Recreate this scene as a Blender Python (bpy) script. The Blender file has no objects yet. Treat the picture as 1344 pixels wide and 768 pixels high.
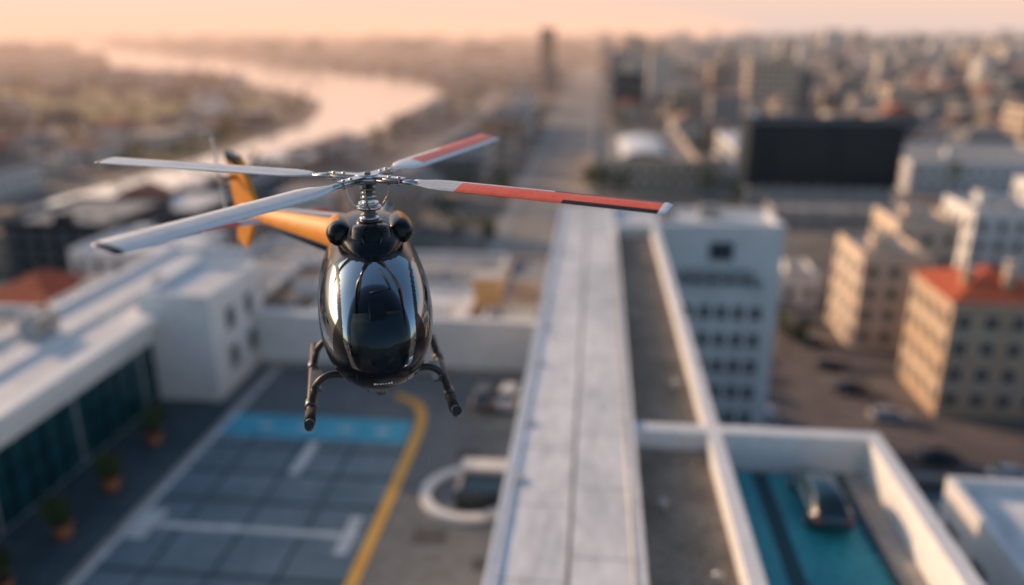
import bpy, math, random
from mathutils import Vector, Matrix
random.seed(7)
R=random.random
def U(a,b): return a+(b-a)*random.random()
sc=bpy.context.scene
col=sc.collection

# ------------------------------------------------------------ materials
def mat(name,c1,rough=.7,c2=None,scale=.3,metal=0.,bump=0.,coat=0.,spec=.5,lo=.35,hi=.65,stretch=(1,1,1),fine=.25,bscale=8.,ior=1.45):
    m=bpy.data.materials.new(name); m.use_nodes=True
    nt=m.node_tree; b=nt.nodes['Principled BSDF']; L=nt.links
    b.inputs['Roughness'].default_value=rough; b.inputs['Metallic'].default_value=metal
    b.inputs['Coat Weight'].default_value=coat; b.inputs['Coat Roughness'].default_value=.06
    b.inputs['Specular IOR Level'].default_value=spec; b.inputs['IOR'].default_value=ior
    b.inputs['Base Color'].default_value=(*c1,1)
    if c2 is None and bump==0: return m
    tc=nt.nodes.new('ShaderNodeTexCoord'); mp=nt.nodes.new('ShaderNodeMapping'); mp.inputs['Scale'].default_value=stretch
    L.new(tc.outputs['Object'],mp.inputs['Vector'])
    if c2 is not None:
        n=nt.nodes.new('ShaderNodeTexNoise'); n.inputs['Scale'].default_value=scale; n.inputs['Detail'].default_value=6; n.inputs['Roughness'].default_value=.62
        L.new(mp.outputs[0],n.inputs['Vector'])
        r=nt.nodes.new('ShaderNodeValToRGB'); r.color_ramp.elements[0].position=lo; r.color_ramp.elements[1].position=hi
        r.color_ramp.elements[0].color=(*c1,1); r.color_ramp.elements[1].color=(*c2,1)
        L.new(n.outputs['Fac'],r.inputs['Fac'])
        n2=nt.nodes.new('ShaderNodeTexNoise'); n2.inputs['Scale'].default_value=scale*9; n2.inputs['Detail'].default_value=3
        L.new(mp.outputs[0],n2.inputs['Vector'])
        mr=nt.nodes.new('ShaderNodeMapRange'); mr.inputs['From Min'].default_value=.3; mr.inputs['From Max'].default_value=.7
        mr.inputs['To Min'].default_value=1-fine; mr.inputs['To Max'].default_value=1+fine*.5
        L.new(n2.outputs['Fac'],mr.inputs['Value'])
        v=nt.nodes.new('ShaderNodeVectorMath'); v.operation='SCALE'
        L.new(r.outputs['Color'],v.inputs[0]); L.new(mr.outputs[0],v.inputs['Scale'])
        L.new(v.outputs[0],b.inputs['Base Color'])
    if bump:
        n3=nt.nodes.new('ShaderNodeTexNoise'); n3.inputs['Scale'].default_value=bscale; n3.inputs['Detail'].default_value=3
        L.new(mp.outputs[0],n3.inputs['Vector'])
        bp=nt.nodes.new('ShaderNodeBump'); bp.inputs['Strength'].default_value=bump; bp.inputs['Distance'].default_value=.05
        L.new(n3.outputs['Fac'],bp.inputs['Height']); L.new(bp.outputs[0],b.inputs['Normal'])
    return m
M={}
M['white']=mat('white_render',(.64,.64,.63),.8,(.76,.76,.75),.25,fine=.12)
M['whiteroof']=mat('white_roof_membrane',(.52,.54,.55),.65,(.78,.78,.77),.35,lo=.3,hi=.6,stretch=(1,.25,1),fine=.2)
M['parapet']=mat('parapet_cap',(.68,.69,.69),.6,(.79,.79,.79),.5,fine=.15)
M['gravel']=mat('gravel_roof',(.20,.16,.12),.95,(.35,.285,.22),.45,fine=.45,bump=.4)
M['concrete']=mat('concrete',(.29,.275,.255),.85,(.42,.40,.37),.3,fine=.25)
M['asphalt']=mat('asphalt',(.045,.048,.052),.85,(.085,.085,.088),.2,fine=.3)
M['deck']=mat('deck_paving',(.115,.13,.14),.7,(.18,.195,.20),.22,fine=.25)
M['slab']=mat('bay_paving',(.13,.185,.215),.7,(.20,.26,.29),.3,fine=.25)
M['joint']=mat('paving_joint',(.055,.085,.105),.9)
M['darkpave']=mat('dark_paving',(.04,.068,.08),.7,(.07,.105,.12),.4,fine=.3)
M['linew']=mat('white_line_paint',(.55,.55,.53),.6,(.8,.8,.78),1.2,fine=.3)
M['liney']=mat('yellow_line_paint',(.82,.40,.05),.6,(.9,.50,.10),1.2,fine=.25)
M['cyan']=mat('cyan_paint',(.05,.38,.52),.6,(.10,.50,.64),.6,fine=.3)
M['turq']=mat('turquoise_floor',(.02,.25,.29),.35,(.05,.36,.40),.35,fine=.3)
M['turqd']=mat('turquoise_lane',(.015,.06,.075),.6)
M['glassd']=mat('dark_glass',(.012,.03,.038),.12,spec=.7)
M['glassg']=mat('teal_glass',(.006,.04,.055),.15,(.018,.085,.10),.5,spec=.7)
M['win']=mat('window_glass',(.03,.045,.06),.15,spec=.6)
M['frame']=mat('window_frame',(.35,.36,.37),.5)
M['sill']=mat('stone_sill',(.55,.54,.5),.7)
M['cream']=mat('cream_wall',(.56,.43,.32),.85,(.66,.54,.43),.3,fine=.15)
M['beige']=mat('beige_stone',(.48,.335,.22),.85,(.58,.43,.30),.4,fine=.2)
M['redroof']=mat('red_tile_roof',(.42,.075,.03),.8,(.55,.14,.06),.8,fine=.4,bump=.4)
M['brownroof']=mat('brown_roof',(.13,.10,.075),.9,(.22,.16,.12),.4,fine=.3)
M['greyroof']=mat('grey_roof',(.26,.26,.255),.85,(.40,.39,.375),.25,fine=.3)
M['navy']=mat('navy_cladding',(.004,.014,.026),.5,(.009,.024,.038),.3,fine=.3)
M['metal']=mat('galvanised_metal',(.45,.46,.47),.4,(.55,.56,.57),2.,metal=.7)
M['rubber']=mat('rubber',(.02,.02,.02),.8)
M['orangewall']=mat('orange_wall',(.65,.36,.15),.8,(.72,.44,.2),.5)
M['pot']=mat('terracotta',(.30,.12,.06),.8,(.38,.16,.08),3.)
M['soil']=mat('soil',(.05,.035,.025),.95)
M['leaf']=mat('foliage',(.025,.05,.018),.7,(.075,.105,.035),.9,fine=.4)
M['bark']=mat('bark',(.08,.055,.035),.9)
M['grass']=mat('grass',(.12,.13,.05),.95,(.24,.19,.09),.02,fine=.4)

# ------------------------------------------------------------ mesh builder
class B:
    def __init__(s): s.v=[];s.f=[];s.m=[];s.mats=[]; s.smooth=[]
    def mi(s,k):
        m=M[k] if isinstance(k,str) else k
        if m not in s.mats: s.mats.append(m)
        return s.mats.index(m)
    def face(s,pts,k,sm=False):
        n=len(s.v); s.v+= [tuple(p) for p in pts]; s.f.append(tuple(range(n,n+len(pts)))); s.m.append(s.mi(k)); s.smooth.append(sm)
    def box(s,x0,x1,y0,y1,z0,z1,k,top=None):
        n=len(s.v)
        s.v+=[(x0,y0,z0),(x1,y0,z0),(x1,y1,z0),(x0,y1,z0),(x0,y0,z1),(x1,y0,z1),(x1,y1,z1),(x0,y1,z1)]
        i=s.mi(k); t=s.mi(top) if top else i
        for q,mm in (((3,2,1,0),i),((4,5,6,7),t),((0,1,5,4),i),((1,2,6,5),i),((2,3,7,6),i),((3,0,4,7),i)):
            s.f.append(tuple(n+a for a in q)); s.m.append(mm); s.smooth.append(False)
    def grid(s,rows,k,closed=True,sm=True,cap=False,mf=None):
        n=len(s.v); w=len(rows[0])
        for r in rows: s.v+=[tuple(p) for p in r]
        i=s.mi(k)
        for a in range(len(rows)-1):
            for b in range(w if closed else w-1):
                c=(b+1)%w
                q=(n+a*w+b,n+a*w+c,n+(a+1)*w+c,n+(a+1)*w+b)
                s.f.append(q); s.smooth.append(sm)
                if mf:
                    ctr=sum((Vector(s.v[j]) for j in q),Vector())/4
                    s.m.append(s.mi(mf(ctr,a,b)))
                else: s.m.append(i)
        if cap:
            s.f.append(tuple(n+b for b in range(w))[::-1]); s.m.append(i); s.smooth.append(False)
            o=n+(len(rows)-1)*w
            s.f.append(tuple(o+b for b in range(w))); s.m.append(i); s.smooth.append(False)
    def cyl(s,c,r0,r1,h,k,n=20,axis='z',sm=True):
        rows=[]
        for t,r in ((0,r0),(h,r1)):
            row=[]
            for a in range(n):
                an=2*math.pi*a/n; p,q=r*math.cos(an),r*math.sin(an)
                o=(p,q,t) if axis=='z' else ((t,p,q) if axis=='x' else (q,t,p))
                row.append((c[0]+o[0],c[1]+o[1],c[2]+o[2]))
            rows.append(row)
        s.grid(rows,k,sm=sm,cap=True)
    def tube(s,pts,r,k,n=10,rs=None,sub=6):
        P=[Vector(p) for p in pts]
        if sub>1 and len(P)>2:
            Q=[];RR=[]
            for i in range(len(P)-1):
                a=P[max(i-1,0)];b=P[i];c=P[i+1];d=P[min(i+2,len(P)-1)]
                for j in range(sub):
                    t=j/sub
                    Q.append(.5*((2*b)+(c-a)*t+(2*a-5*b+4*c-d)*t*t+(3*b-a-3*c+d)*t**3))
                    RR.append((rs[i]*(1-t)+rs[i+1]*t) if rs else r)
            Q.append(P[-1]); RR.append(rs[-1] if rs else r); P=Q
        else: RR=rs or [r]*len(P)
        rows=[]; up=Vector((0,0,1))
        for i,p in enumerate(P):
            t=(P[min(i+1,len(P)-1)]-P[max(i-1,0)]).normalized()
            u=up if abs(t.dot(up))<.95 else Vector((1,0,0))
            x=t.cross(u).normalized(); y=x.cross(t).normalized()
            rows.append([p+RR[i]*(math.cos(2*math.pi*a/n)*x+math.sin(2*math.pi*a/n)*y) for a in range(n)])
        s.grid(rows,k,cap=True)
    def parapet(s,x0,x1,y0,y1,z,h,t,k):
        s.box(x0,x1,y0,y0+t,z,z+h,k); s.box(x0,x1,y1-t,y1,z,z+h,k)
        s.box(x0,x0+t,y0+t,y1-t,z,z+h,k); s.box(x1-t,x1,y0+t,y1-t,z,z+h,k)
    def facade(s,side,x0,x1,y0,y1,z0,z1,nf,nb,ww,wh,g='win',fr='frame',skip=None):
        hor=side in('-y','+y'); a0,a1=(x0,x1) if hor else (y0,y1)
        sg=-1 if side[0]=='-' else 1
        base={'-y':y0,'+y':y1,'-x':x0,'+x':x1}[side]
        cw=(a1-a0)/nb; ch=(z1-z0)/nf
        def put(p0,p1,q0,q1,d,k):
            e0,e1=sorted((base,base+sg*d))
            if hor: s.box(p0,p1,e0,e1,q0,q1,k)
            else: s.box(e0,e1,p0,p1,q0,q1,k)
        for i in range(nb):
            for j in range(nf):
                if skip and skip(i,j): continue
                c=a0+(i+.5)*cw; z=z0+(j+.5)*ch; w=ww/2;h=wh/2;t=.09
                put(c-w,c+w,z-h,z+h,.02,g)
                put(c-w-t,c-w,z-h-t,z+h+t,.10,fr); put(c+w,c+w+t,z-h-t,z+h+t,.10,fr)
                put(c-w,c+w,z+h,z+h+t,.10,fr); put(c-w,c+w,z-h-t,z-h,.16,'sill')
                put(c-.03,c+.03,z-h,z+h,.06,fr)
    def hip(s,x0,x1,y0,y1,z,h,k,o=.4):
        x0-=o;x1+=o;y0-=o;y1+=o
        w=min(x1-x0,y1-y0)/2*.95
        if (x1-x0)>(y1-y0): a=(x0+w,(y0+y1)/2,z+h); b=(x1-w,(y0+y1)/2,z+h)
        else: a=((x0+x1)/2,y0+w,z+h); b=((x0+x1)/2,y1-w,z+h)
        p=[(x0,y0,z),(x1,y0,z),(x1,y1,z),(x0,y1,z)]
        if (x1-x0)>(y1-y0):
            s.face([p[0],p[1],b,a],k); s.face([p[2],p[3],a,b],k); s.face([p[1],p[2],b],k); s.face([p[3],p[0],a],k)
        else:
            s.face([p[0],p[1],a],k); s.face([p[2],p[3],b],k); s.face([p[1],p[2],b,a],k); s.face([p[3],p[0],a,b],k)
        s.face([p[3],p[2],p[1],p[0]],k)
    def build(s,name,parent=None,loc=None,rz=0):
        me=bpy.data.meshes.new(name); me.from_pydata(s.v,[],s.f)
        for m in s.mats: me.materials.append(m)
        me.polygons.foreach_set('material_index',s.m); me.polygons.foreach_set('use_smooth',s.smooth)
        me.update()
        o=bpy.data.objects.new(name,me); col.objects.link(o)
        if parent: o.parent=parent
        if loc: o.location=loc
        o.rotation_euler[2]=rz
        return o

# ------------------------------------------------------------ ground, river, roads
M['ground']=mat('ground_soil_and_paving',(.17,.15,.13),.95,(.30,.26,.215),.012,fine=.5)
g=B(); g.face([(-9500,-9000,0),(9500,-9000,0),(9500,9500,0),(-9500,9500,0)],'ground'); g.build('ground')

def cat(P,sub=8):
    Q=[]
    for i in range(len(P)-1):
        a=P[max(i-1,0)];b=P[i];c=P[i+1];d=P[min(i+2,len(P)-1)]
        for j in range(sub):
            t=j/sub
            Q.append(tuple(.5*(2*b[k]+(c[k]-a[k])*t+(2*a[k]-5*b[k]+4*c[k]-d[k])*t*t+(3*b[k]-a[k]-3*c[k]+d[k])*t**3) for k in range(len(b))))
    Q.append(P[-1]); return Q
RIV=cat([(-132,150,20),(-122,236,24),(-117,307,32),(-116,393,46),(-146,536,90),(-261,716,140),(-437,889,165),(-631,1156,175),(-900,1400,190),(-1350,1900,250),(-1995,2724,380),(-3200,3900,420)],10)
def ribbon(pts,z,k,name,extra=0):
    b=B(); rows=[]
    for i,p in enumerate(pts):
        a=pts[max(i-1,0)];c=pts[min(i+1,len(pts)-1)]
        dx,dy=c[0]-a[0],c[1]-a[1]; l=math.hypot(dx,dy); nx,ny=-dy/l,dx/l
        w=p[2]/2+extra
        rows.append([(p[0]+nx*w,p[1]+ny*w,z),(p[0]-nx*w,p[1]-ny*w,z)])
    b.grid(rows,k,closed=False,sm=False); return b.build(name)
M['bank']=mat('river_bank',(.24,.20,.16),.95,(.34,.28,.22),.03,fine=.4)
M['water']=mat('river_water',(.96,.86,.74),.14,spec=.9,bump=.10,bscale=.25,ior=1.6,metal=.85)
ribbon(RIV,.04,'bank','river_bank',8)
ribbon(RIV,.16,'water','river')
def rivdist(x,y):
    d=1e9
    for p in RIV[::2]:
        q=math.hypot(x-p[0],y-p[1])-p[2]/2
        if q<d:d=q
    return d
AV=-10.
roads=B()
M['road']=mat('light_road',(.28,.245,.21),.85,(.38,.335,.285),.1,fine=.2)
roads.box(AV-7.5,AV+7.5,100,1400,-.2,.02,'road')
roads.build('avenue')
mk=B()
y=104
while y<700:
    mk.box(AV-.12,AV+.12,y,y+4,.0,.026,'linew'); y+=9
mk.build('avenue_lane_markings')
pv=B()
for sx in (-1,1): pv.box(AV+sx*9.25-1.75,AV+sx*9.25+1.75,100,900,-.1,.14,'concrete')
pv.build('pavement')
q=cat([(-60,180,8),(-62,300,9),(-60,420,10),(-75,560,12),(-130,740,16),(-260,960,20)],8)
ribbon(q,.05,'road','riverside_road')
lot=B(); M['lot']=mat('brown_asphalt',(.115,.095,.088),.9,(.19,.16,.145),.15,fine=.3)
lot.box(6,75,36,150,-.2,.03,'lot')
lot.build('car_park')
mk=B()
for yy in range(70,108,3): mk.box(18.2,23,yy+.4,yy+.5,.0,.036,'linew')
for yy in range(78,126,3): mk.box(29.5,34,yy+.4,yy+.5,.0,.036,'linew')
mk.build('car_park_markings')

# ------------------------------------------------------------ long white building
b=B()
b.box(-3.14,2.16,6,84.6,0,23.4,'white','whiteroof')
b.box(-3.14,-.50,6,84.6,23.4,24.0,'white','whiteroof')
b.box(-.36,2.16,6,84.6,23.4,24.04,'white','whiteroof')
b.box(-3.30,-3.14,6,84.6,23.55,24.14,'parapet'); b.box(-.50,-.36,6,84.6,23.4,23.9,'concrete')
b.box(-3.14,-2.86,6,84.6,24.0,24.10,'parapet')
b.box(2.16,2.30,6,76,23.3,24.16,'parapet')
yy=9
while yy<84:
    b.box(-2.86,-.52,yy,yy+.04,24.0,24.012,'concrete'); b.box(-.34,2.14,yy+1.4,yy+1.44,24.04,24.052,'concrete'); yy+=4.6
for k in range(9):
    yy=16+k*6.3+U(-1,1); b.box(-2.80,-2.55,yy,yy+.5,24.0,24.14,'frame')
b.tube([(1.85,10,24.12),(1.85,70,24.12)],.04,'metal',8,sub=1)
b.box(2.30,5.75,6,76,0,23.0,'white','gravel')
b.box(5.75,6.35,6,76,0,24.0,'white','parapet')
b.box(2.30,5.75,34.3,35.0,23.0,23.98,'parapet')
b.box(6.35,13.7,6,35.0,0,22.2,'white','concrete')
b.box(6.36,13.7,34.3,35.0,22.2,24.02,'white','parapet')
b.box(13.05,13.7,6,34.3,22.2,24.02,'white','parapet')
b.box(6.9,11.9,8,33.9,22.2,22.212,'turq')
b.box(7.8,8.5,8,33.9,22.212,22.222,'turqd'); 
b.box(11.65,11.9,8,33.9,22.212,22.4,'glassd')
b.facade('-x',-3.14,2.16,8,84,14.4,23.2,3,20,1.6,1.7)
b.facade('+x',5,6.35,37,75,1,22.5,7,14,1.2,1.5)
b.facade('+x',5,13.7,8,34,1,20,6,9,1.4,1.6)
b.facade('-y',7,13.4,6,35,1,20,6,3,1.2,1.5)
b.build('long_white_building')
def vent(x,y,z,n='roof_vent'):
    v=B(); v.cyl((0,0,0),.12,.12,.45,'metal',14); v.cyl((0,0,.45),.24,.05,.16,'metal',14); v.build(n,loc=(x,y,z))
for p in ((4.9,41,23),(3.1,52,23),(4.7,66,23),(3.3,29,23),(4.9,24.5,23)): vent(*p)
def ac(x,y,z,s=1.,rz=0):
    v=B(); v.box(-.9*s,.9*s,-.5*s,.5*s,.15,1.25*s,'metal'); v.box(-.8*s,-.7*s,-.4*s,.4*s,0,.15,'rubber'); v.box(.7*s,.8*s,-.4*s,.4*s,0,.15,'rubber')
    for i in (-.45,.45):
        v.cyl((i*s,0,1.25*s),.34*s,.34*s,.06,'rubber',20); v.cyl((i*s,0,1.25*s+.06),.08*s,.08*s,.03,'metal',10)
    for i in range(8): v.box(-.82*s,.82*s,-.5*s-.02,-.5*s,(.28+i*.11)*s,(.32+i*.11)*s,'rubber')
    v.build('air_conditioner',loc=(x,y,z),rz=rz)

b=B()
b.box(2.3,18.6,77,85,0,23.5,'white','whiteroof')
b.box(2.3,18.6,84.3,85,23.5,23.9,'parapet'); b.box(18.0,18.6,77.5,84.3,23.5,23.9,'parapet')
b.box(2.3,18.6,76.9,77.5,23.5,24.1,'parapet')
b.box(2.32,6.4,76,76.9,0,24.0,'white')
b.box(8.2,16.9,73.6,77,0,18.0,'white','greyroof')
b.parapet(8.2,16.9,73.6,77,18.0,.7,.25,'white')
b.facade('-y',8.6,16.6,73.6,77,1,17.6,6,5,.95,1.35,fr='white')
b.facade('-y',11.2,14.2,77,92,19.9,22.8,1,1,2.2,1.8,fr='frame')
b.facade('+x',8,18.6,78,84.5,1,22,7,3,1.2,1.5)
b.facade('-x',8.2,16.9,74,76.8,1,17.6,6,1,1.0,1.5)
b.box(9.2,15.9,75.4,76.9,18.0,19.5,'concrete','greyroof')
b.facade('-y',9.4,15.7,75.4,76.9,18.3,19.4,1,4,.9,.7,fr='white')
b.build('white_apartment_block')
ac(7.5,81,23.5); ac(12,82,23.5,1.2)

# ------------------------------------------------------------ podium courtyard
Z=14.0
b=B()
b.box(-33.6,-3.32,4,62.6,0,Z,'concrete','deck')
b.box(-27.0,-12.4,24,52.8,Z,Z+.006,'slab')
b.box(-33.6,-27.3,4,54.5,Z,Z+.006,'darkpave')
b.box(-27.3,-27.0,4,62,Z,Z+.12,'concrete')
for yy in (27.4,30.6,34.2,41.2,44.6,48.0): b.box(-27,-12.4,yy-.2,yy+.2,Z+.006,Z+.012,'joint')
for xx in (-23.6,-19.9,-16.2): b.box(xx-.12,xx+.12,24,52.6,Z+.012,Z+.018,'joint')
b.build('parking_deck')
b=B(); z=Z+.02
b.box(-27.0,-12.9,49.4,52.7,z,z+.006,'cyan')
b.box(-26.9,-26.5,20,61.5,z+.006,z+.012,'linew')
b.box(-25.6,-13.0,38.1,38.6,z,z+.006,'linew')
b.box(-26.4,-25.2,36.9,39.8,z+.006,z+.012,'linew')
b.box(-13.9,-13.1,36.6,40.2,z+.006,z+.012,'linew')
b.box(-19.5,-18.8,44.6,48.9,z,z+.006,'linew')
b.box(-25.6,-13.0,29.6,29.95,z,z+.006,'linew')
for xx in (-24.,-21,-18,-15.2): b.box(xx,xx+.9,50.7,51.2,z+.006,z+.012,'linew')
b.build('parking_bay_markings')
pts=cat([(-12.1,22,.7),(-12.1,40,.7),(-12.1,49,.7),(-12.3,53,.7),(-13.2,55.6,.7),(-15.2,57,.7)],8)
o=ribbon(pts,Z+.035,'liney','yellow_line')
b=B()
for (x0,y0,w,d) in ((-9.2,31,1.8,2.2),(-6,36,1.2,1.2),(-9.8,38,2.0,1.6),(-8.8,47.5,1.6,1.4),(-6.0,28,2.4,1.6)):
    b.box(x0,x0+w,y0,y0+d,Z+.001,Z+.007,'joint'); b.box(x0+.1,x0+w-.1,y0+.1,y0+d-.1,Z+.007,Z+.013,'asphalt')
b.build('drain_cover')
b=B()
b.box(-28.6,-3.3,62.0,62.7,Z,18.6,'white'); b.box(-28.6,-3.3,61.9,62.8,18.6,18.8,'parapet')
b.box(-28.6,-3.3,61.7,62.0,Z,Z+.5,'concrete')
b.build('courtyard_wall')
b=B()
def ring(b,c,ri,ro,z0,z1,k,n=48):
    rows=[]
    for i in range(n+1):
        a=2*math.pi*i/n; cs,sn=math.cos(a),math.sin(a)
        rows.append([(c[0]+r*cs,c[1]+r*sn,zz) for r,zz in ((ri,z0),(ri,z1),(ro,z1),(ro,z0))])
    b.grid(rows,k,closed=True,sm=False)
ring(b,(0,0),2.4,3.0,0,.35,'parapet')
ring(b,(0,0),.02,2.4,0,.06,'deck')
b.box(-.6,3.6,-1.6,-1.35,.06,1.3,'glassd')
b.box(-.6,-.35,-1.35,.9,.06,1.3,'concrete'); b.box(3.35,3.6,-1.35,.9,.06,1.3,'concrete'); b.box(-.6,3.6,.9,2.1,.06,1.5,'white')
b.box(-.35,3.35,-1.35,.9,.06,1.15,'glassd')
b.build('stairwell_entrance',loc=(-7.2,43.2,Z))

b=B()
b.box(-34.6,-28.8,54.6,64,Z-3,22.2,'white','whiteroof'); b.parapet(-34.6,-28.8,54.6,64,22.2,.6,.35,'parapet')
b.facade('+x',-34,-28.8,56,63,15,21.6,2,2,1.3,1.7)
b.build('stair_tower')
b=B()
b.box(-42,-33.9,4,74,0,20.4,'white','whiteroof')
b.box(-33.9,-33.6,4,54.5,19.0,20.4,'white')
b.box(-34.2,-32.9,4,54.5,20.4,21.2,'parapet'); b.box(-42.3,-41.6,4,74,20.4,21.2,'parapet')
b.box(-41.6,-34.2,73.4,74,20.4,21.2,'parapet'); b.box(-41.6,-38.2,4,73.4,20.4,20.75,'whiteroof')
b.box(-33.9,-33.82,4,54.5,Z,19.0,'glassg')
yy=4.5;kk=0
while yy<54.4: b.box(-33.82,-33.66,yy,yy+.10,Z,19.0,'frame' if kk%5==0 else 'glassd'); yy+=1.6; kk+=1
for zz in (15.2,16.9): b.box(-33.82,-33.70,4,54.5,zz,zz+.1,'glassd')
b.box(-64,-42.3,4,66,0,16.5,'white','greyroof'); b.parapet(-64,-42.3,4,66,16.5,.7,.4,'parapet')
b.facade('-y',-64,-43,4,66,1,15,4,7,1.4,1.6)
b.build('glass_fronted_building')
ac(-39.8,50.5,20.76,1.4,1.57); ac(-36.4,62,20.4,1.1); ac(-50,52,16.5,1.6); ac(-52,40,16.5,1.4)

def planter(x,y,s=1.):
    v=B(); v.cyl((0,0,0),.38*s,.52*s,.75*s,'pot',20); v.cyl((0,0,.75*s),.58*s,.58*s,.08*s,'pot',20); v.cyl((0,0,.831*s),.5*s,.5*s,.01,'soil',20)
    for k in range(6):
        a=U(0,6.28); v.tube([(0,0,.8*s),(.2*math.cos(a)*s,.2*math.sin(a)*s,1.3*s),(.5*math.cos(a)*s,.5*math.sin(a)*s,U(1.6,2.1)*s)],.03,'bark',5,rs=[.05,.035,.015],sub=2)
    cl=[(U(-.5,.5)*s,U(-.5,.5)*s,U(1.2,2.2)*s,U(.3,.5)*s) for _ in range(10)]
    for c in cl:
        for _ in range(75):
            d=Vector((random.gauss(0,1),random.gauss(0,1),random.gauss(0,1))).normalized()*c[3]*U(.5,1.15)
            p=Vector(c[:3])+d; a=Vector((random.gauss(0,1),random.gauss(0,1),random.gauss(0,1))).normalized(); e=a.orthogonal().normalized()
            l=.13*s; v.face([p-a*l,p+e*l*.5,p+a*l,p-e*l*.5],'leaf')
    v.build('potted_shrub',loc=(x,y,Z))
for p in ((-29.9,31.6,1.1),(-29.9,36.6,1.15),(-30.,41.6,1.2),(-30.4,47.6,1.1),(-30.0,27.2,1.1)): planter(*p)

# ------------------------------------------------------------ cars
carpaint={}
carmesh={}
def car(x,y,z,rz,c,name='parked_car',s=1.):
    key=c
    if key not in carpaint: carpaint[key]=mat('car_paint',c,.25,coat=1.)
    P=carpaint[key]
    if key in carmesh:
        o=bpy.data.objects.new(name,carmesh[key]); col.objects.link(o); o.location=(x,y,z); o.rotation_euler[2]=rz; o.scale=(s,s,s); return
    v=B()
    st=[(-2.2,.70,.42,.72),(-2.12,.82,.3,.88),(-1.7,.88,.22,.96),(-.8,.9,.2,.96),(.4,.9,.2,.93),(1.2,.88,.2,.86),(1.8,.84,.24,.76),(2.12,.74,.3,.66),(2.22,.6,.4,.56)]
    rows=[]
    for X,w,zb,zt in st:
        h=zt-zb
        rows.append([(X,-w*.9,zb),(X,-w,zb+h*.25),(X,-w*1.0,zb+h*.7),(X,-w*.9,zt-.02),(X,-w*.6,zt+.03),(X,0,zt+.05),(X,w*.6,zt+.03),(X,w*.9,zt-.02),(X,w,zb+h*.7),(X,w,zb+h*.25),(X,w*.9,zb)])
    v.grid(rows,P,cap=True)
    gs=[(-1.95,.70,.93,.95),(-1.45,.66,.93,1.36),(-.9,.64,.93,1.45),(-.1,.64,.93,1.46),(.45,.66,.93,1.36),(1.15,.72,.86,.9)]
    rows=[]
    for X,w,zb,zt in gs:
        rows.append([(X,-w-.1*(1 if zt>1 else 0),zb),(X,-w*.92,zb+(zt-zb)*.85),(X,-w*.75,zt),(X,0,zt+.03),(X,w*.75,zt),(X,w*.92,zb+(zt-zb)*.85),(X,w+.1*(1 if zt>1 else 0),zb)])
    v.grid(rows,P,closed=False,cap=False,mf=lambda c,a,bb:(P if (1<=bb<=4 and 1<=a<=3) else 'glassd'))
    for sy in (-1,1): v.box(-.39,-.31,sy*.66-.09,sy*.66+.09,.93,1.3,P)
    for X in (-1.38,1.36):
        for sy in (-1,1):
            y0=sy*.80-.11
            v.cyl((X,y0,.33),.33,.33,.22,'rubber',18,axis='y'); v.cyl((X,sy*.915-.01,.33),.2,.2,.02,'metal',12,axis='y')
    for sy in (-1,1):
        v.box(2.08,2.17,sy*.55-.16,sy*.55+.16,.52,.64,'sill'); v.box(-2.2,-2.12,sy*.62-.14,sy*.62+.14,.68,.82,'redroof')
        v.box(.75,.95,sy*.98-.08,sy*.98+.08,.92,1.04,P)
    o=v.build(name,loc=(x,y,z),rz=rz); o.scale=(s,s,s); carmesh[key]=o.data
BK=(.012,.013,.015);SI=(.40,.41,.42);WH=(.7,.7,.7);BL=(.01,.04,.06);RD=(.22,.03,.02);GR=(.10,.11,.12)
P2=math.pi/2
car(10.2,31.2,22.225,P2,BL)
car(-5.9,57.0,Z,1.4,WH); car(-8.0,56.6,Z,1.57,GR)
for i,(x,y,r,c) in enumerate([(20.5,96,P2,WH),(20.6,90,P2,SI),(20.4,84,P2,WH),(20.6,78,P2,SI),(20.8,102,P2,GR),(20.6,72,P2,WH),
    (31.5,107,.05,BK),(31.7,99,.0,BK),(32,92,.05,BK),(32.5,116,.1,GR),(34.2,85,.0,SI),(36,76,.1,BK),(41.8,73,.05,WH),(47.5,74,0,BK),(31.,123,0,SI),(26,131,0,BK),(36,133,.1,RD),(53,73,0,GR)]):
    car(x,y,.035,r,c)

# ------------------------------------------------------------ neighbouring buildings
ex=[]
def bld(name,x0,x1,y0,y1,h,wall,roof,nf,nb=None,hip=0,ww=1.1,wh=1.5,par=.6,sides=('-y','-x','+x'),z0=0,band=False):
    b=B(); b.box(x0,x1,y0,y1,z0,h,wall,roof)
    cell=3.1
    for s in sides:
        L=(x1-x0) if s[1]=='y' else (y1-y0)
        b.facade(s,x0,x1,y0,y1,z0+.6,h-.5,nf,max(1,int(round(L/(cell)))),ww,wh)
    if band:
        for j in range(1,nf,2):
            zz=z0+.6+j*(h-.5-z0-.6)/nf; b.box(x0-.08,x1+.08,y0-.08,y1+.08,zz-.1,zz+.1,'sill')
    if hip: b.box(x0-.25,x1+.25,y0-.25,y1+.25,h,h+.3,'sill'); b.hip(x0,x1,y0,y1,h+.3,hip,roof)
    elif par: b.parapet(x0-.003,x1+.003,y0-.003,y1+.003,h,par,.3,'parapet' if wall=='white' else wall)
    ex.append((x0-2,x1+2,y0-2,y1+2))
    if not hip:
        cx,cy=U(x0+2,x1-2) if x1-x0>5 else (x0+x1)/2,U(y0+2,y1-2) if y1-y0>5 else (y0+y1)/2
        b.box(cx-1.3,cx+1.3,cy-1.2,cy+1.2,h,h+1.9,wall,roof)
        for _ in range(3):
            px,py=U(x0+.8,x1-1.6),U(y0+.8,y1-1.6); b.box(px,px+.7,py,py+.7,h,h+.8,'metal')
    return b.build(name)
bld('roofed_apartment_house',39.5,51,86.5,98,13.5,'beige','redroof',4,hip=2.6,band=True)
o=B()
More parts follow.
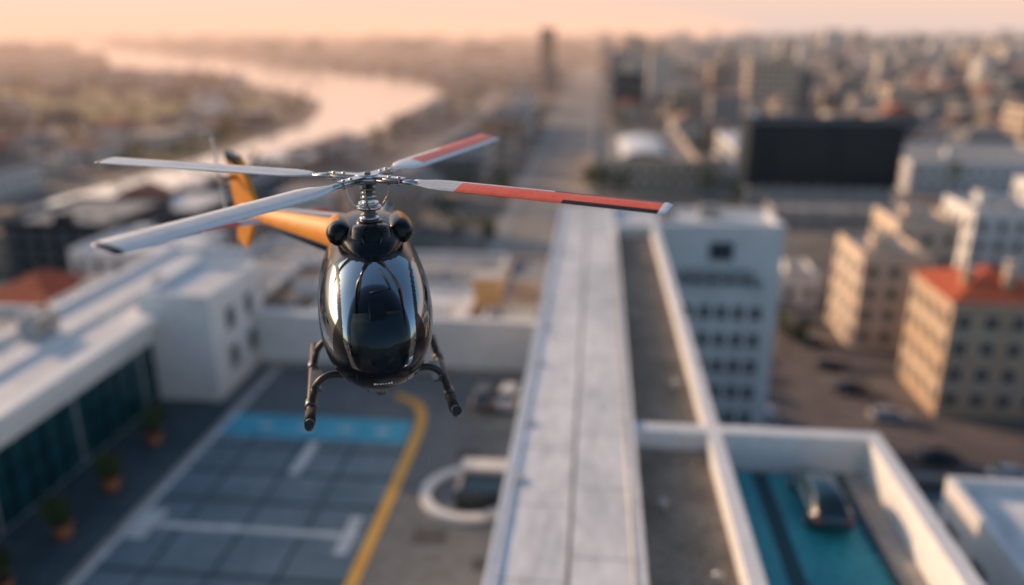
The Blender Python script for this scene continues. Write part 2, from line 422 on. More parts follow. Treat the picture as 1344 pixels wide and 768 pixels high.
for x,y in ((42,90),(48,93),(46,89)): o.box(x-.5,x+.5,y-.4,y+.4,14.2,16.6,'beige'); o.box(x-.6,x+.6,y-.5,y+.5,16.6,16.8,'sill')
o.build('chimney')
bld('beige_apartment_house',36,44.5,106,118,13.2,'cream','greyroof',4,band=True)
bld('beige_apartment_house',45,54,120,131,14.5,'cream','greyroof',4)
bld('cream_apartment_block',61,73,132,144,14,'white','greyroof',4)
bld('cream_apartment_block',78,92,142,156,15.5,'white','greyroof',5)
bld('cream_apartment_block',66,80,104,116,11,'beige','brownroof',3,hip=2.5)
bld('brick_apartment_block',57,70,84,96,12,'beige','greyroof',4)
bld('low_garage',27,36,124,134,4.5,'white','greyroof',1)
bld('white_corner_building',17.9,30,10,36.6,20.4,'white','whiteroof',6)
bld('low_annex',20,34,42,53,11.,'concrete','glassd',3)
bld('low_annex',38,56,52,64,9.,'concrete','greyroof',3)
bld('white_town_building',-32.2,-25.4,67,83,16.8,'white','brownroof',4)
bld('white_town_building',-23.5,-11.5,66,80,15.6,'white','whiteroof',4)
bld('white_town_building',-24.5,-10.5,84,98,14,'white','greyroof',4)
bld('cream_town_building',-9.8,-3.8,64.5,72,16,'white','greyroof',3)
bld('orange_rooftop_house',-11.0,-8.8,72.2,74.5,17.4,'orangewall','sill',1,z0=14,ww=.9,wh=1.2)
bld('cream_town_building',-9.6,-4,76,94,15,'cream','greyroof',4)
bld('red_roof_house',-76,-64,84,97,9.5,'white','redroof',3,hip=3)
bld('red_roof_house',-62,-50,92,103,8,'cream','redroof',2,hip=2.6)
bld('dark_office_building',-101,-82,124,146,10,'navy','greyroof',3)
bld('white_town_building',-60,-44,78,90,12.5,'white','greyroof',3)
bld('white_town_building',-48,-36,96,112,12,'white','greyroof',3)
bld('white_town_building',-78,-60,108,122,10,'white','whiteroof',3)
b=B()
b.box(37.5,74,201,215,5,20.2,'navy','navy'); b.box(39,72.5,202,214,0,5,'concrete')
for i in range(11): xx=38.2+i*3.4; b.box(xx,xx+.6,200.9,201.5,0,5,'parapet')
for i in range(23): xx=37.6+i*1.55; b.box(xx,xx+.1,200.85,201,5.1,20.1,'glassd')
for j in range(1,6): b.box(37.6,73.9,200.9,201,5+j*2.6,5.12+j*2.6,'glassd')
b.parapet(37.4,74.1,200.95,215.1,20.2,.6,.4,'navy'); b.build('dark_office_block'); ex.append((28,84,150,220))
bld('low_shop_row',40,75,178,188,3.6,'concrete','greyroof',1,sides=('-y',))
b=B()
b.box(-.5,28,216,282,0,8,'cream','road'); b.parapet(-.5,28,216,282,8,1,.6,'cream')
rows=[]
for i in range(13):
    a=math.pi*i/12; rows.append([(14-6.5*math.cos(a),y_,8+2*math.sin(a)) for y_ in (222,262)])
M['shed']=mat('white_sheet_roof',(.74,.76,.78),.3,(.8,.82,.83),.3)
b.grid(rows,'shed',closed=False,sm=True)
for y_ in (222,262): b.face([(14-6.5*math.cos(math.pi*i/12),y_,8+2*math.sin(math.pi*i/12)) for i in range(13)],'win')
b.facade('-y',0,28,216,282,1,7.5,2,9,1.8,1.8); b.build('exhibition_hall'); ex.append((-3,32,205,286))
def tower(name,x0,x1,y0,y1,h,wall,nf):
    return bld(name,x0,x1,y0,y1,h,wall,'greyroof',nf,ww=1.6,wh=1.5,sides=('-y','-x'))
tower('dark_office_tower',-48,-35,690,704,42,'navy',14)
tower('dark_office_tower',8,23,398,412,21,'navy',7)
tower('office_tower',24,40,690,706,36,'cream',12)
tower('office_tower',74,98,412,428,27,'cream',9)
tower('office_tower',8,24,560,575,27,'concrete',9)
tower('office_tower',130,146,380,396,17,'cream',6)
tower('office_tower',150,168,300,318,15,'cream',5)
tower('office_tower',300,326,560,580,30,'white',10)
bld('low_warehouse',42,62,245,285,8,'white','shed',2,sides=('-y','-x'))
bld('low_warehouse',84,130,222,262,8,'white','greyroof',2,sides=('-y','-x'))
bld('low_warehouse',90,140,170,200,6,'concrete','greyroof',2,sides=('-y','-x'))
bld('low_warehouse',60,100,300,330,9,'white','shed',2,sides=('-y','-x'))

# ------------------------------------------------------------ distant city (one mesh)
V=[];F=[];C=[]
walls=[(.44,.36,.28),(.35,.28,.22),(.50,.44,.37),(.29,.28,.27),(.58,.53,.47),(.17,.17,.17),(.40,.29,.21),(.66,.62,.58),(.12,.14,.16)]
rfs=[(.28,.25,.23),(.36,.33,.30),(.19,.18,.18),(.36,.12,.06),(.31,.16,.09),(.52,.50,.48),(.42,.36,.31),(.70,.68,.66),(.24,.16,.12)]
def dbox(x0,x1,y0,y1,h,w,r,pitch=0):
    n=len(V)
    V.extend([(x0,y0,0),(x1,y0,0),(x1,y1,0),(x0,y1,0),(x0,y0,h),(x1,y0,h),(x1,y1,h),(x0,y1,h)])
    for q_ in ((0,1,5,4),(1,2,6,5),(2,3,7,6),(3,0,4,7)): F.append(tuple(n+a for a in q_)); C.append(w)
    if pitch:
        k=len(V)
        if x1-x0>y1-y0:
            d=(y1-y0)*.4; V.extend([(x0+d,(y0+y1)/2,h+pitch),(x1-d,(y0+y1)/2,h+pitch)])
            fs=((n+4,n+5,k+1,k),(n+6,n+7,k,k+1),(n+5,n+6,k+1),(n+7,n+4,k))
        else:
            d=(x1-x0)*.4; V.extend([((x0+x1)/2,y0+d,h+pitch),((x0+x1)/2,y1-d,h+pitch)])
            fs=((n+4,n+5,k),(n+5,n+6,k+1,k),(n+6,n+7,k+1),(n+7,n+4,k,k+1))
        for q_ in fs: F.append(q_); C.append(r)
    else:
        F.append((n+4,n+5,n+6,n+7)); C.append(r)
def blocked(x0,x1,y0,y1):
    for a,b_,c,d in ex:
        if x1>a and x0<b_ and y1>c and y0<d: return True
    return False
ex.append((AV-12,AV+12,0,1500)); ex.append((-80,33,0,100)); ex.append((6,60,0,150))
for p in q[::2]: ex.append((p[0]-10,p[0]+10,p[1]-10,p[1]+10))
treepos=[]
by=100
while by<1150:
    bd=U(38,52); bx=-(.80*by+130)
    while bx<.9*by+120:
        bw=U(44,66)
        park=(random.random()<.08)
        field=(bx<-190 and 330<by<560)
        x=bx
        while x<bx+bw-7:
            w=U(9,17)
            for row in (0,1):
                d=U(11,bd/2-3); y0=by+(0 if row==0 else bd-d)
                cx,cy=x+w/2,y0+d/2
                if rivdist(cx,cy)<14: continue
                if field or park:
                    if R()<(.55 if park else .35): treepos.append((cx+U(-5,5),cy+U(-5,5)))
                    if R()<.8: continue
                if blocked(x,x+w,y0,y0+d): continue
                if R()<.12: treepos.append((cx,cy)); continue
                h=U(4,11)
                if bx>-40 and R()<.08: h=U(12,18)
                if by>350 and -60<bx<420 and R()<.08: h=U(18,30)
                if bx<-80: h=min(h,U(4,9))
                pit=0 if (h>14 or R()<.5) else U(2,3.6)
                wc=random.choice(walls); rc=random.choice(rfs if not pit else [rfs[3],rfs[4],rfs[0],rfs[8],rfs[2]])
                j=U(.8,1.15); wc=tuple(a*j for a in wc)
                dbox(x,x+w-U(0,1.5),y0,y0+d,h,wc,rc,pit)
                if not pit and R()<.7:
                    a=U(.2,.6); dbox(x+w*a,x+w*a+w*.25,y0+d*.3,y0+d*.6,h+U(1.5,3),wc,rc)
            x+=w+(0 if R()<.6 else U(2,5))
        for _ in range(2): treepos.append((bx+U(0,bw),by-5+U(-1,1)))
        bx+=bw+13
    by+=bd+12
for _ in range(7000):
    y=1100+3600*(R()**1.5); x=U(-.95*y,.95*y)
    if rivdist(x,y)<25: continue
    if x<-300 and R()<.45: continue
    w,d=U(14,50),U(12,40); h=U(5,13) if R()<.85 else U(14,30)
    if x>0 and R()<.025: h=U(28,42); w=d=U(14,26)
    j=U(.8,1.1); dbox(x,x+w,y,y+d,h,tuple(a*j for a in random.choice(walls)),random.choice(rfs))
for _ in range(1500):
    y=-60-1800*R()**1.4; x=U(-900,900)
    w,d=U(14,40),U(12,36); h=U(6,22)
    dbox(x,x+w,y,y+d,h,random.choice(walls),random.choice(rfs))
me=bpy.data.meshes.new('distant_city'); me.from_pydata(V,[],F)
ca=me.color_attributes.new('Col','FLOAT_COLOR','CORNER'); buf=[]
for f,c in zip(F,C): buf+= [c[0],c[1],c[2],1.]*len(f)
ca.data.foreach_set('color',buf)
m=bpy.data.materials.new('city_facades'); m.use_nodes=True; nt=m.node_tree; L=nt.links; N=nt.nodes; bs=N['Principled BSDF']
at=N.new('ShaderNodeAttribute'); at.attribute_name='Col'
ge=N.new('ShaderNodeNewGeometry'); sp=N.new('ShaderNodeSeparateXYZ'); L.new(ge.outputs['Position'],sp.inputs[0])
sn=N.new('ShaderNodeSeparateXYZ'); L.new(ge.outputs['Normal'],sn.inputs[0])
def ma(op,a,b_=None):
    n=N.new('ShaderNodeMath'); n.operation=op
    for i,v_ in enumerate((a,b_)):
        if v_ is None: continue
        if isinstance(v_,(int,float)): n.inputs[i].default_value=v_
        else: L.new(v_,n.inputs[i])
    return n.outputs[0]
t=ma('ADD',sp.outputs[0],sp.outputs[1])
wx=ma('GREATER_THAN',ma('FRACT',ma('DIVIDE',t,2.9)),.52)
wz=ma('GREATER_THAN',ma('FRACT',ma('DIVIDE',sp.outputs[2],3.0)),.48)
vert=ma('LESS_THAN',ma('ABSOLUTE',sn.outputs[2]),.3)
msk=ma('MULTIPLY',ma('MULTIPLY',wx,wz),vert)
mx=N.new('ShaderNodeMix'); mx.data_type='RGBA'; L.new(ma('MULTIPLY',msk,.85),mx.inputs[0]); L.new(at.outputs['Color'],mx.inputs[6]); mx.inputs[7].default_value=(.03,.04,.05,1)
L.new(mx.outputs[2],bs.inputs['Base Color']); bs.inputs['Roughness'].default_value=.7
me.materials.append(m); ob=bpy.data.objects.new('distant_city',me); col.objects.link(ob)

def tree_into(v,x,y,z,h,n=34,ls=.8):
    v.tube([(x,y,z),(x+U(-.1,.1),y,z+h*.35),(x+U(-.3,.3),y+U(-.3,.3),z+h*.75)],.2,'bark',5,rs=[.22,.16,.06],sub=1)
    cl=[]
    for k in range(5):
        a=U(0,6.28); rr=U(.12,.3)*h; c=Vector((x+rr*math.cos(a),y+rr*math.sin(a),z+h*U(.45,.9))); cl.append((c,U(.14,.24)*h))
        v.tube([(x,y,z+h*.35),tuple(c)],.07,'bark',4,rs=[.09,.03],sub=1)
    for k in range(n):
        c,r=random.choice(cl); d=Vector((random.gauss(0,1),random.gauss(0,1),random.gauss(0,.9))).normalized()*r*U(.4,1.1)
        p=c+d; a=Vector((random.gauss(0,1),random.gauss(0,1),random.gauss(0,1))).normalized(); e=a.orthogonal().normalized()
        v.face([p-a*ls,p+e*ls*.6,p+a*ls,p-e*ls*.6],'leaf')
v=B()
for (x,y) in treepos:
    if rivdist(x,y)<6 or blocked(x-2,x+2,y-2,y+2): continue
    tree_into(v,x,y,0,U(6,11),26,.95)
for p in RIV[10:60]:
    for s_ in (-1,1):
        for _ in range(2):
            w=p[2]/2+U(8,24); tx,ty=p[0]+s_*w+U(-8,8),p[1]+U(-12,12)
            if ty<900 and rivdist(tx,ty)>5 and R()<.4: tree_into(v,tx,ty,0,U(4,7),22,.9)
v.build('distant_trees')
for (x,y,h) in ((2,206,9),(6,204,8),(-1,212,9),(30,205,9),(34,198,8),(-22,190,9),(-21,150,8),(24,112,7),(27,104,6),(56,76,7),(24,140,7)):
    v=B(); tree_into(v,0,0,0,h,260,.38); v.build('street_tree',loc=(x,y,0))
gr=B()
for (x0,x1,y0,y1) in ((-520,-190,350,500),(-800,-330,520,640),(-160,-140,240,330)): gr.box(x0,x1,y0,y1,-.1,.05,'grass')
gr.build('grass_field')

# ------------------------------------------------------------ helicopter
H=bpy.data.objects.new('helicopter',None); col.objects.link(H)
H.location=(-3.52,12.1,39.8); H.rotation_euler=(0,0,math.radians(-72.1))
M['hblack']=mat('gloss_black_paint',(.005,.008,.012),.22,spec=.28)
M['hseam']=mat('panel_seam',(.03,.032,.035),.8)
M['hgold']=mat('gold_orange_paint',(.72,.25,.02),.55,(.78,.30,.03),2.,spec=.3,fine=.1)
M['hchrome']=mat('machined_metal',(.55,.56,.58),.28,metal=1.)
M['hsteel']=mat('dark_steel',(.16,.17,.18),.4,metal=.8)
M['bgrey']=mat('blade_grey',(.50,.51,.53),.4,(.62,.63,.64),1.5,fine=.1)
M['bwhite']=mat('blade_white',(.78,.78,.77),.4)
M['bred']=mat('blade_red',(.80,.11,.05),.4,(.85,.16,.08),1.5,fine=.1)
M['bblack']=mat('blade_black',(.02,.02,.022),.45)
M['hint']=mat('cabin_trim',(.15,.165,.18),.7)
M['hseat']=mat('seat_leather',(.06,.06,.065),.55)
m=bpy.data.materials.new('canopy_glass'); m.use_nodes=True; nt=m.node_tree; N=nt.nodes; L=nt.links
N.remove(N['Principled BSDF']); out=N['Material Output']
tr=N.new('ShaderNodeBsdfTransparent'); tr.inputs[0].default_value=(.32,.40,.44,1); gl=N.new('ShaderNodeBsdfGlossy'); gl.inputs['Roughness'].default_value=.04; gl.inputs['Color'].default_value=(.34,.41,.46,1)
fr=N.new('ShaderNodeFresnel'); fr.inputs['IOR'].default_value=1.5; mxs=N.new('ShaderNodeMixShader')
L.new(fr.outputs[0],mxs.inputs[0]); L.new(tr.outputs[0],mxs.inputs[1]); L.new(gl.outputs[0],mxs.inputs[2]); L.new(mxs.outputs[0],out.inputs[0])
M['canopy']=m
def loftst(st,n=72,sub=8,e=2.35):
    rows=[]
    for (x,zt,zb,w) in cat(st,sub):
        w=max(w,.004); zc=(zt+zb)/2; hh=max((zt-zb)/2,.004); r=[]
        for i in range(n):
            a=2*math.pi*i/n; c,s_=math.cos(a),math.sin(a)
            r.append((x,w*math.copysign(abs(c)**(2/e),c),zc+hh*math.copysign(abs(s_)**(2/e),s_)))
        rows.append(r)
    return rows
pod=[(2.10,-2.19,-2.21,.01),(2.08,-2.03,-2.38,.18),(2.0,-1.82,-2.60,.39),(1.84,-1.60,-2.78,.55),(1.58,-1.39,-2.92,.69),(1.25,-1.20,-3.02,.80),(.85,-1.05,-3.08,.865),(.4,-.96,-3.10,.89),(-.1,-.92,-3.08,.89),(-.7,-.91,-2.98,.86),(-1.2,-.95,-2.70,.76),(-1.65,-1.05,-2.3,.56),(-1.95,-1.15,-1.95,.36),(-2.1,-1.25,-1.8,.25)]
def podmat(c,a,b_):
    x,y,z=c; ya=abs(y)
    if z<-2.44+.12*(ya/.5)**2:
        if abs(z+2.74)<.008 or (z<-2.48 and abs(ya-.36)<.006): return 'hseam'
        return 'hblack'
    pl=.54-.26*max(0,-2.0-z)
    if x>.72 and ya<pl-.025 and z<-1.10: return 'canopy'
    if ya>pl+.03 and -2.3<z<-1.22 and -.45<x<1.62 and abs(x-.5)>.04: return 'canopy'
    if (abs(x-.60)<.008 or abs(x+.55)<.008) and z>-2.9: return 'hseam'
    return 'hblack'
b=B(); b.grid(loftst(pod,260,22,2.2),'hblack',mf=podmat,cap=True); b.build('fuselage',H)
b=B()
b.tube([(.98,.0,-1.12),(1.3,.12,-1.22),(1.52,.2,-1.36)],.012,'bblack',6)
b.tube([(1.52,.2,-1.36),(1.6,-.1,-1.38)],.009,'bblack',6,sub=1)
b.build('windscreen_wiper',H)
b=B()
b.box(-.6,1.6,-.55,.55,-2.75,-2.62,'hint')
b.grid([[(1.70,y_,z_) for y_,z_ in ((-.3,-2.6),(.3,-2.6),(.26,-2.2),(-.26,-2.2))],[(1.35,y_,z_) for y_,z_ in ((-.42,-2.6),(.42,-2.6),(.40,-1.92),(-.40,-1.92))],[(1.15,y_,z_) for y_,z_ in ((-.42,-2.6),(.42,-2.6),(.36,-1.84),(-.36,-1.84))]],'hint',sm=True,cap=True)
b.box(1.10,1.149,-.3,.3,-2.1,-1.9,'glassd')
b.grid([[(1.32,y_,z_) for y_,z_ in ((-.12,-2.0),(.12,-2.0),(.10,-1.84),(-.10,-1.84))],[(1.12,y_,z_) for y_,z_ in ((-.16,-2.0),(.16,-2.0),(.12,-1.70),(-.12,-1.70))]],'hseat',sm=False,cap=True)
b.box(.3,1.10,-.1,.1,-2.62,-2.3,'hint')
for sy in (-.36,.36):
    b.box(.2,.75,sy-.24,sy+.24,-2.5,-2.25,'hseat'); b.box(.05,.22,sy-.24,sy+.24,-2.35,-1.6,'hseat'); b.box(.07,.18,sy-.12,sy+.12,-1.58,-1.38,'hseat')
    b.tube([(1.0,sy,-2.6),(.95,sy,-2.1),(.85,sy,-2.02)],.018,'hsteel',6)
b.box(-.6,-.55,-.55,.55,-2.6,-1.25,'hint')
b.build('cabin_interior',H)
cw=[(.88,-1.10,-1.16,.03),(.82,-1.0,-1.2,.2),(.66,-.88,-1.22,.33),(.35,-.80,-1.22,.44),(-.1,-.74,-1.22,.54),(-.7,-.72,-1.25,.56),(-1.25,-.78,-1.35,.47),(-1.7,-.98,-1.5,.28),(-2.0,-1.15,-1.45,.14)]
b=B(); b.grid(loftst(cw,48,6,2.6),'hblack',cap=True)
for sy in (-1,1):
    rows=[]
    for x,r in ((.20,.02),(.19,.10),(.14,.16),(.04,.19),(-.1,.205),(-.4,.21),(-.75,.17),(-1.0,.08),(-1.05,.01)):
        rows.append([(x,sy*.48+r*1.05*math.cos(2*math.pi*k/24),-.89+r*math.sin(2*math.pi*k/24)) for k in range(24)])
    b.grid(rows,'hblack',mf=lambda c,a,bb:('hgold' if (a in(4,5,6) and abs(c.y)>.5) else 'hblack'))
    b.box(.02,.21,sy*.47-.08,sy*.47+.08,-.93,-.86,'bblack')
rows=[]
for z,rx,ry in ((-1.25,.50,.42),(-1.05,.44,.38),(-.9,.38,.345),(-.78,.33,.31),(-.71,.26,.27),(-.68,.15,.15),(-.679,.01,.01)):
    rows.append([(.28+rx*math.cos(2*math.pi*k/32),ry*math.sin(2*math.pi*k/32),z) for k in range(32)])
b.grid(rows,'hblack')
b.cyl((.06,0,-.76),.24,.2,.10,'hblack',28)
for sy in (-1,1):
    b.face([(.72,sy*.08,-1.03),(.65,sy*.25,-1.03),(.655,sy*.15,-.84)],'rubber'); b.tube([(.725,sy*.07,-1.04),(.65,sy*.26,-1.04),(.655,sy*.15,-.82),(.725,sy*.07,-1.04)],.008,'hsteel',5,sub=1)
b.tube([(-1.3,.3,-1.0),(-1.75,.36,-.95),(-1.95,.42,-.9)],.12,'hsteel',14)
b.build('engine_cowling',H)
b=B()
b.cyl((0,0,-.80),.11,.085,.70,'hchrome',24)
for z,r,h in ((-.74,.17,.05),(-.66,.15,.03),(-.60,.13,.03),(-.50,.19,.05),(-.43,.16,.04),(-.34,.13,.03),(-.27,.12,.03),(-.2,.13,.04)): b.cyl((0,0,z),r,r,h,'hchrome' if r>.14 else 'hsteel',28)
b.cyl((0,0,-.10),.17,.2,.06,'hsteel',28); b.cyl((0,0,-.04),.235,.235,.045,'hchrome',32); b.cyl((0,0,.005),.2,.17,.05,'hchrome',32); b.cyl((0,0,.055),.06,.05,.03,'hsteel',16)
angs=[51.1,-37.6,238.3,147.5]
for a in angs:
    ar=math.radians(a)
    def rot(p,ar=ar): return (p[0]*math.cos(ar)-p[1]*math.sin(ar),p[0]*math.sin(ar)+p[1]*math.cos(ar),p[2])
    b.tube([rot((.16,.13,-.47)),rot((.27,.15,-.28)),rot((.30,.15,-.09))],.016,'hchrome',8)
    b.cyl(rot((.30,.15,-.12)),.03,.03,.07,'hsteel',10)
    for zz in (-.055,.02):
        rows=[[rot((x,y_,zz+dz)) for y_,dz in ((-w,0),(w,0),(w,.022),(-w,.022))] for x,w in ((.12,.10),(.35,.085),(.62,.07),(.70,.05))]
        b.grid(rows,'hchrome',sm=False,cap=True)
    b.tube([rot((.2,0,-.012)),rot((.75,0,-.012))],.045,'hchrome',12,sub=1)
    for xx in (.42,.6): b.cyl(rot((xx,0,-.08)),.028,.028,.14,'hchrome',10)
    b.tube([rot((.25,-.12,-.02)),rot((.62,-.09,-.02))],.026,'hsteel',8,sub=1)
    rows=[[rot((x,w*math.cos(2*math.pi*k/14),-.012+hh*math.sin(2*math.pi*k/14))) for k in range(14)] for x,w,hh in ((.64,.05,.045),(.75,.075,.04),(.95,.09,.03))]
    b.grid(rows,'hchrome',cap=True)
b.build('rotor_hub',H)
def blade(a,pitch,kind,Rr,tipz,name,ch=.40):
    b=B(); ar=math.radians(a); rows=[]
    prof=[(.5,0),(.46,.05),(.3,.085),(.05,.09),(-.25,.05),(-.5,.006),(-.5,-.006),(-.25,-.025),(.05,-.04),(.3,-.04),(.46,-.03)]
    st=[(.88,.16,1.2),(1.0,.20,1.2),(1.2,ch*.85,1.),(1.45,ch,.95)]+[(1.45+(Rr-1.45)*i/30,ch,.9) for i in range(1,30)]+[(Rr-.06,ch*.97,.7),(Rr-.01,ch*.85,.4),(Rr,ch*.7,.2)]
    p=math.radians(pitch)
    for r,c,tk in st:
        row=[]; zz=tipz*((r-.9)/(Rr-.9))**2
        for (u,v_) in prof:
            y_=u*c; z_=v_*.32*tk
            Y=y_*math.cos(p)-z_*math.sin(p); Zz=y_*math.sin(p)+z_*math.cos(p)
            row.append((r*math.cos(ar)-Y*math.sin(ar),r*math.sin(ar)+Y*math.cos(ar),Zz+zz-.01))
        rows.append(row)
    def mf(cn,i,j):
        r=math.hypot(cn.x,cn.y)
        if kind=='red':
            if r>Rr-.12: return 'bwhite'
            if r>1.65:
                if j in (0,10): return 'bblack'
                if j==1: return 'bgrey' if r<3.2 else 'bblack'
                if j in (5,6,7): return 'bblack'
                if j==4 and r>3.4: return 'bblack'
                return 'bred'
            return 'bgrey'
        if kind=='tip':
            if r>Rr-.12: return 'bblack'
            if r>1.7 and j in(1,2,3) : return 'bred' if j>1 or r>3 else 'bwhite'
            if j in (5,6): return 'bblack'
            return 'bwhite'
        if r>Rr-.10: return 'bblack'
        if j in (5,6,7): return 'bblack' if r>1.2 else 'bgrey'
        return 'bgrey' if j!=1 else 'bwhite'
    b.grid(rows,'bgrey',mf=mf,cap=True); b.build(name,H)
blade(51.1,11,'red',4.85,-.02,'rotor_blade_1',.38)
blade(-37.6,-12,'plain',4.75,.0,'rotor_blade_2',.42)
blade(238.3,-8,'plain',5.35,.0,'rotor_blade_3',.40)
blade(147.5,9,'tip',5.3,.02,'rotor_blade_4',.48)
b=B()
for sy in (-1,1):
    b.tube([(-1.7,sy*1.10,-3.42),(-.8,sy*1.10,-3.44),(.6,sy*1.10,-3.44),(1.25,sy*1.10,-3.44),(1.60,sy*1.10,-3.40),(1.78,sy*1.09,-3.28)],.07,'bblack',14)
    for X in (.8,-.75):
        b.tube([(X,sy*.45,-2.98),(X,sy*.78,-2.95),(X,sy*.99,-3.10),(X,sy*1.08,-3.39)],.058,'bblack',12)
        b.cyl((X-.12,sy*1.10,-3.44),.09,.09,.24,'hsteel',16,axis='x')
    b.box(-.3,.5,sy*1.0-.12,sy*1.0+.06,-3.36,-3.32,'hsteel')
    b.cyl((1.05,sy*1.10,-3.44),.083,.083,.35,'rubber',14,axis='x')
    b.tube([(.85,sy*.96,-3.08),(.4,sy*.99,-3.34)],.026,'hsteel',8,sub=1)
b.build('landing_skids',H)
b=B(); b.cyl((1.3,0,-3.10),.08,.06,.1,'hsteel',16); b.tube([(.9,-.2,-3.05),(.8,-.2,-3.3)],.01,'bblack',6,sub=1)
b.build('belly_light',H)
b=B()
for i,(w) in enumerate((.03,.02,.028,.022,.02,.03,.026)):
    y_=-.13+i*.04; b.box(1.9,1.975,y_,y_+w,-2.655,-2.62,'bwhite')
b.build('nose_badge',H)
D=Vector((math.cos(math.radians(208)),math.sin(math.radians(208)),0)); Np=Vector((-D.y,D.x,0))
root=Vector((-1.75,-.12,-1.42))
def T(d,n,z): return tuple(root+D*d+Np*n+Vector((0,0,z-root.z)))
b=B(); rows=[]
for d,r,z in cat([(-.9,.52,-1.55),(-.35,.46,-1.50),(.2,.42,-1.48),(1.0,.37,-1.52),(2.4,.30,-1.62),(3.8,.24,-1.72),(5.3,.18,-1.80)],6):
    nb=24; off=0 if d>0 else -d*.25
    rows.append([T(d,off+r*math.cos(2*math.pi*k/nb),z+r*1.08*math.sin(2*math.pi*k/nb)) for k in range(nb)])
def tm(c,a,bb):
    if bb in (5,6): return 'bgrey'
    if bb in (4,7): return 'hblack'
    if bb in(8,9,10,11,12,0,1,2,3,23): return 'hgold'
    return 'hblack'
b.grid(rows,'hgold',mf=tm,cap=True); b.build('tail_boom',H)
b=B()
def plate(pts,t,k,edge=None):
    A=[T(d,-t/2,z) for d,z in pts]; Bb=[T(d,t/2,z) for d,z in pts]
    b.face(A,k); b.face(Bb[::-1],k)
    for i in range(len(pts)):
        j=(i+1)%len(pts); b.face([A[i],A[j],Bb[j],Bb[i]],edge or k)
plate([(4.4,-1.75),(4.9,-1.2),(5.4,-.58),(6.1,-.52),(6.0,-1.2),(5.8,-1.8)],.12,'hgold','hgold')
plate([(4.7,-1.8),(5.8,-1.8),(5.9,-2.6),(5.4,-2.68)],.11,'hgold','hgold')
plate([(5.2,-.83),(5.42,-.56),(6.12,-.50),(6.08,-.72)],.135,'hblack')
b.build('tail_fin',H)
b=B(); rows=[]
for n_ in (-1.45,-.7,.0,.7,1.45):
    c=.55-.12*abs(n_); rows.append([T(4.1-c/2,n_,-1.80),T(4.1,n_,-1.72),T(4.1+c/2,n_,-1.76),T(4.1,n_,-1.84)])
b.grid(rows,'bred',cap=True,sm=False,mf=lambda c,a,bb:'bred' if a in(0,3) else 'bgrey')
b.build('horizontal_stabiliser',H)
b=B()
b.tube([T(5.6,.0,-1.05),T(5.6,.42,-1.05)],.05,'hsteel',10,sub=1)
b.tube([T(5.6,.0,-1.05),T(5.6,-.46,-1.05)],.05,'hsteel',10,sub=1)
for sd in (.43,):
    b.tube([T(5.6,sd-.05,-1.05),T(5.6,sd+.03,-1.05)],.11,'hchrome',14,sub=1)
    for sg in (-1,1):
        rows=[]
        for r,c in ((.08,.05),(.2,.14),(.5,.17),(.92,.17),(.97,.1)):
            z=-1.05+sg*r*.97; dd=5.6+sg*r*.22
            rows.append([T(dd-c/2,sd,z),T(dd,sd+.025,z),T(dd+c/2,sd,z),T(dd,sd-.02,z)])
        b.grid(rows,'bgrey',cap=True,sm=False)
b.build('tail_rotor',H)

# ------------------------------------------------------------ haze
def glow_haze(name,verts,faces,dens,Lc):
    me=bpy.data.meshes.new(name); me.from_pydata(verts,[],faces); o=bpy.data.objects.new(name,me); col.objects.link(o)
    m=bpy.data.materials.new(name); m.use_nodes=True; nt=m.node_tree; N=nt.nodes; N.remove(N['Principled BSDF'])
    ab=N.new('ShaderNodeVolumeAbsorption'); ab.inputs['Color'].default_value=(0,0,0,1); ab.inputs['Density'].default_value=dens
    em=N.new('ShaderNodeEmission'); em.inputs['Color'].default_value=(*Lc,1); em.inputs['Strength'].default_value=dens  # mist gives off its own colour, standing in for scattered sunlight
    ad=N.new('ShaderNodeAddShader'); nt.links.new(ab.outputs[0],ad.inputs[0]); nt.links.new(em.outputs[0],ad.inputs[1]); nt.links.new(ad.outputs[0],N['Material Output'].inputs['Volume'])
    me.materials.append(m)
bx=lambda x0,x1,y0,y1,z0,z1:[(x0,y0,z0),(x1,y0,z0),(x1,y1,z0),(x0,y1,z0),(x0,y0,z1),(x1,y0,z1),(x1,y1,z1),(x0,y1,z1)]
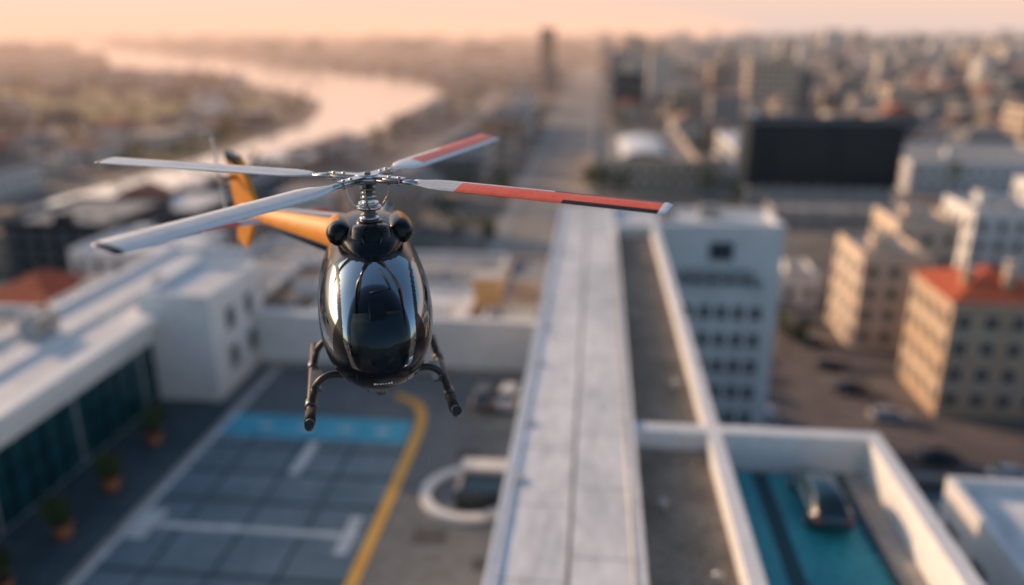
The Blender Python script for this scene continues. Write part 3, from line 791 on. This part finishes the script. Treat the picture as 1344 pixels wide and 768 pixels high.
FB=[(3,2,1,0),(4,5,6,7),(0,1,5,4),(1,2,6,5),(2,3,7,6),(3,0,4,7)]
glow_haze('glow_haze',bx(-9400,9400,300,9400,-1,75),FB,.00022,(.80,.62,.56))  # self-glowing mist, fades the distance to a fixed peach
glow_haze('sunset_glow_haze',[(-9000,200,-.9),(-60,200,-.9),(1800,9000,-.9),(-9000,9000,-.9),(-9000,200,70),(-60,200,70),(1800,9000,70),(-9000,9000,70)],FB,.00034,(1.45,.76,.44))  # wedge of mist with a painted orange sunset glow towards the left
glow_haze('horizon_glow_haze',bx(-9300,9300,3000,9300,-1.2,900),FB,.00042,(1.0,.68,.55))  # glowing far layer, added to tint the low sky peach

# ------------------------------------------------------------ light
EL=17; AZ=-64
w=bpy.data.worlds.new('World'); sc.world=w; w.use_nodes=True
nt=w.node_tree; sk=nt.nodes.new('ShaderNodeTexSky'); sk.sky_type='NISHITA'; sk.sun_disc=False
sk.sun_elevation=math.radians(EL); sk.sun_rotation=math.radians(AZ); sk.air_density=1.0; sk.dust_density=1.6; sk.ozone_density=1.3
bg=nt.nodes['Background']; nt.links.new(sk.outputs[0],bg.inputs[0]); bg.inputs[1].default_value=.175
sl=bpy.data.lights.new('sun','SUN'); sl.energy=4.0; sl.angle=math.radians(1.2); sl.color=(1.,.62,.36)
so=bpy.data.objects.new('sun',sl); col.objects.link(so)
d=Vector((math.sin(math.radians(AZ))*math.cos(math.radians(EL)),math.cos(math.radians(AZ))*math.cos(math.radians(EL)),math.sin(math.radians(EL))))
so.rotation_euler=d.to_track_quat('Z','Y').to_euler()
# ------------------------------------------------------------ camera
cd=bpy.data.cameras.new('camera'); cam=bpy.data.objects.new('camera',cd); col.objects.link(cam)
cd.lens=28; cd.sensor_width=36; cd.clip_end=20000; cd.clip_start=.1
cam.location=(0,0,42); cam.rotation_euler=(math.radians(90-18.3),0,math.radians(5.86))
cd.dof.use_dof=True; cd.dof.focus_distance=11.6; cd.dof.aperture_fstop=.115
sc.camera=cam
sc.view_settings.view_transform='Standard'; sc.view_settings.look='None'; sc.view_settings.exposure=0
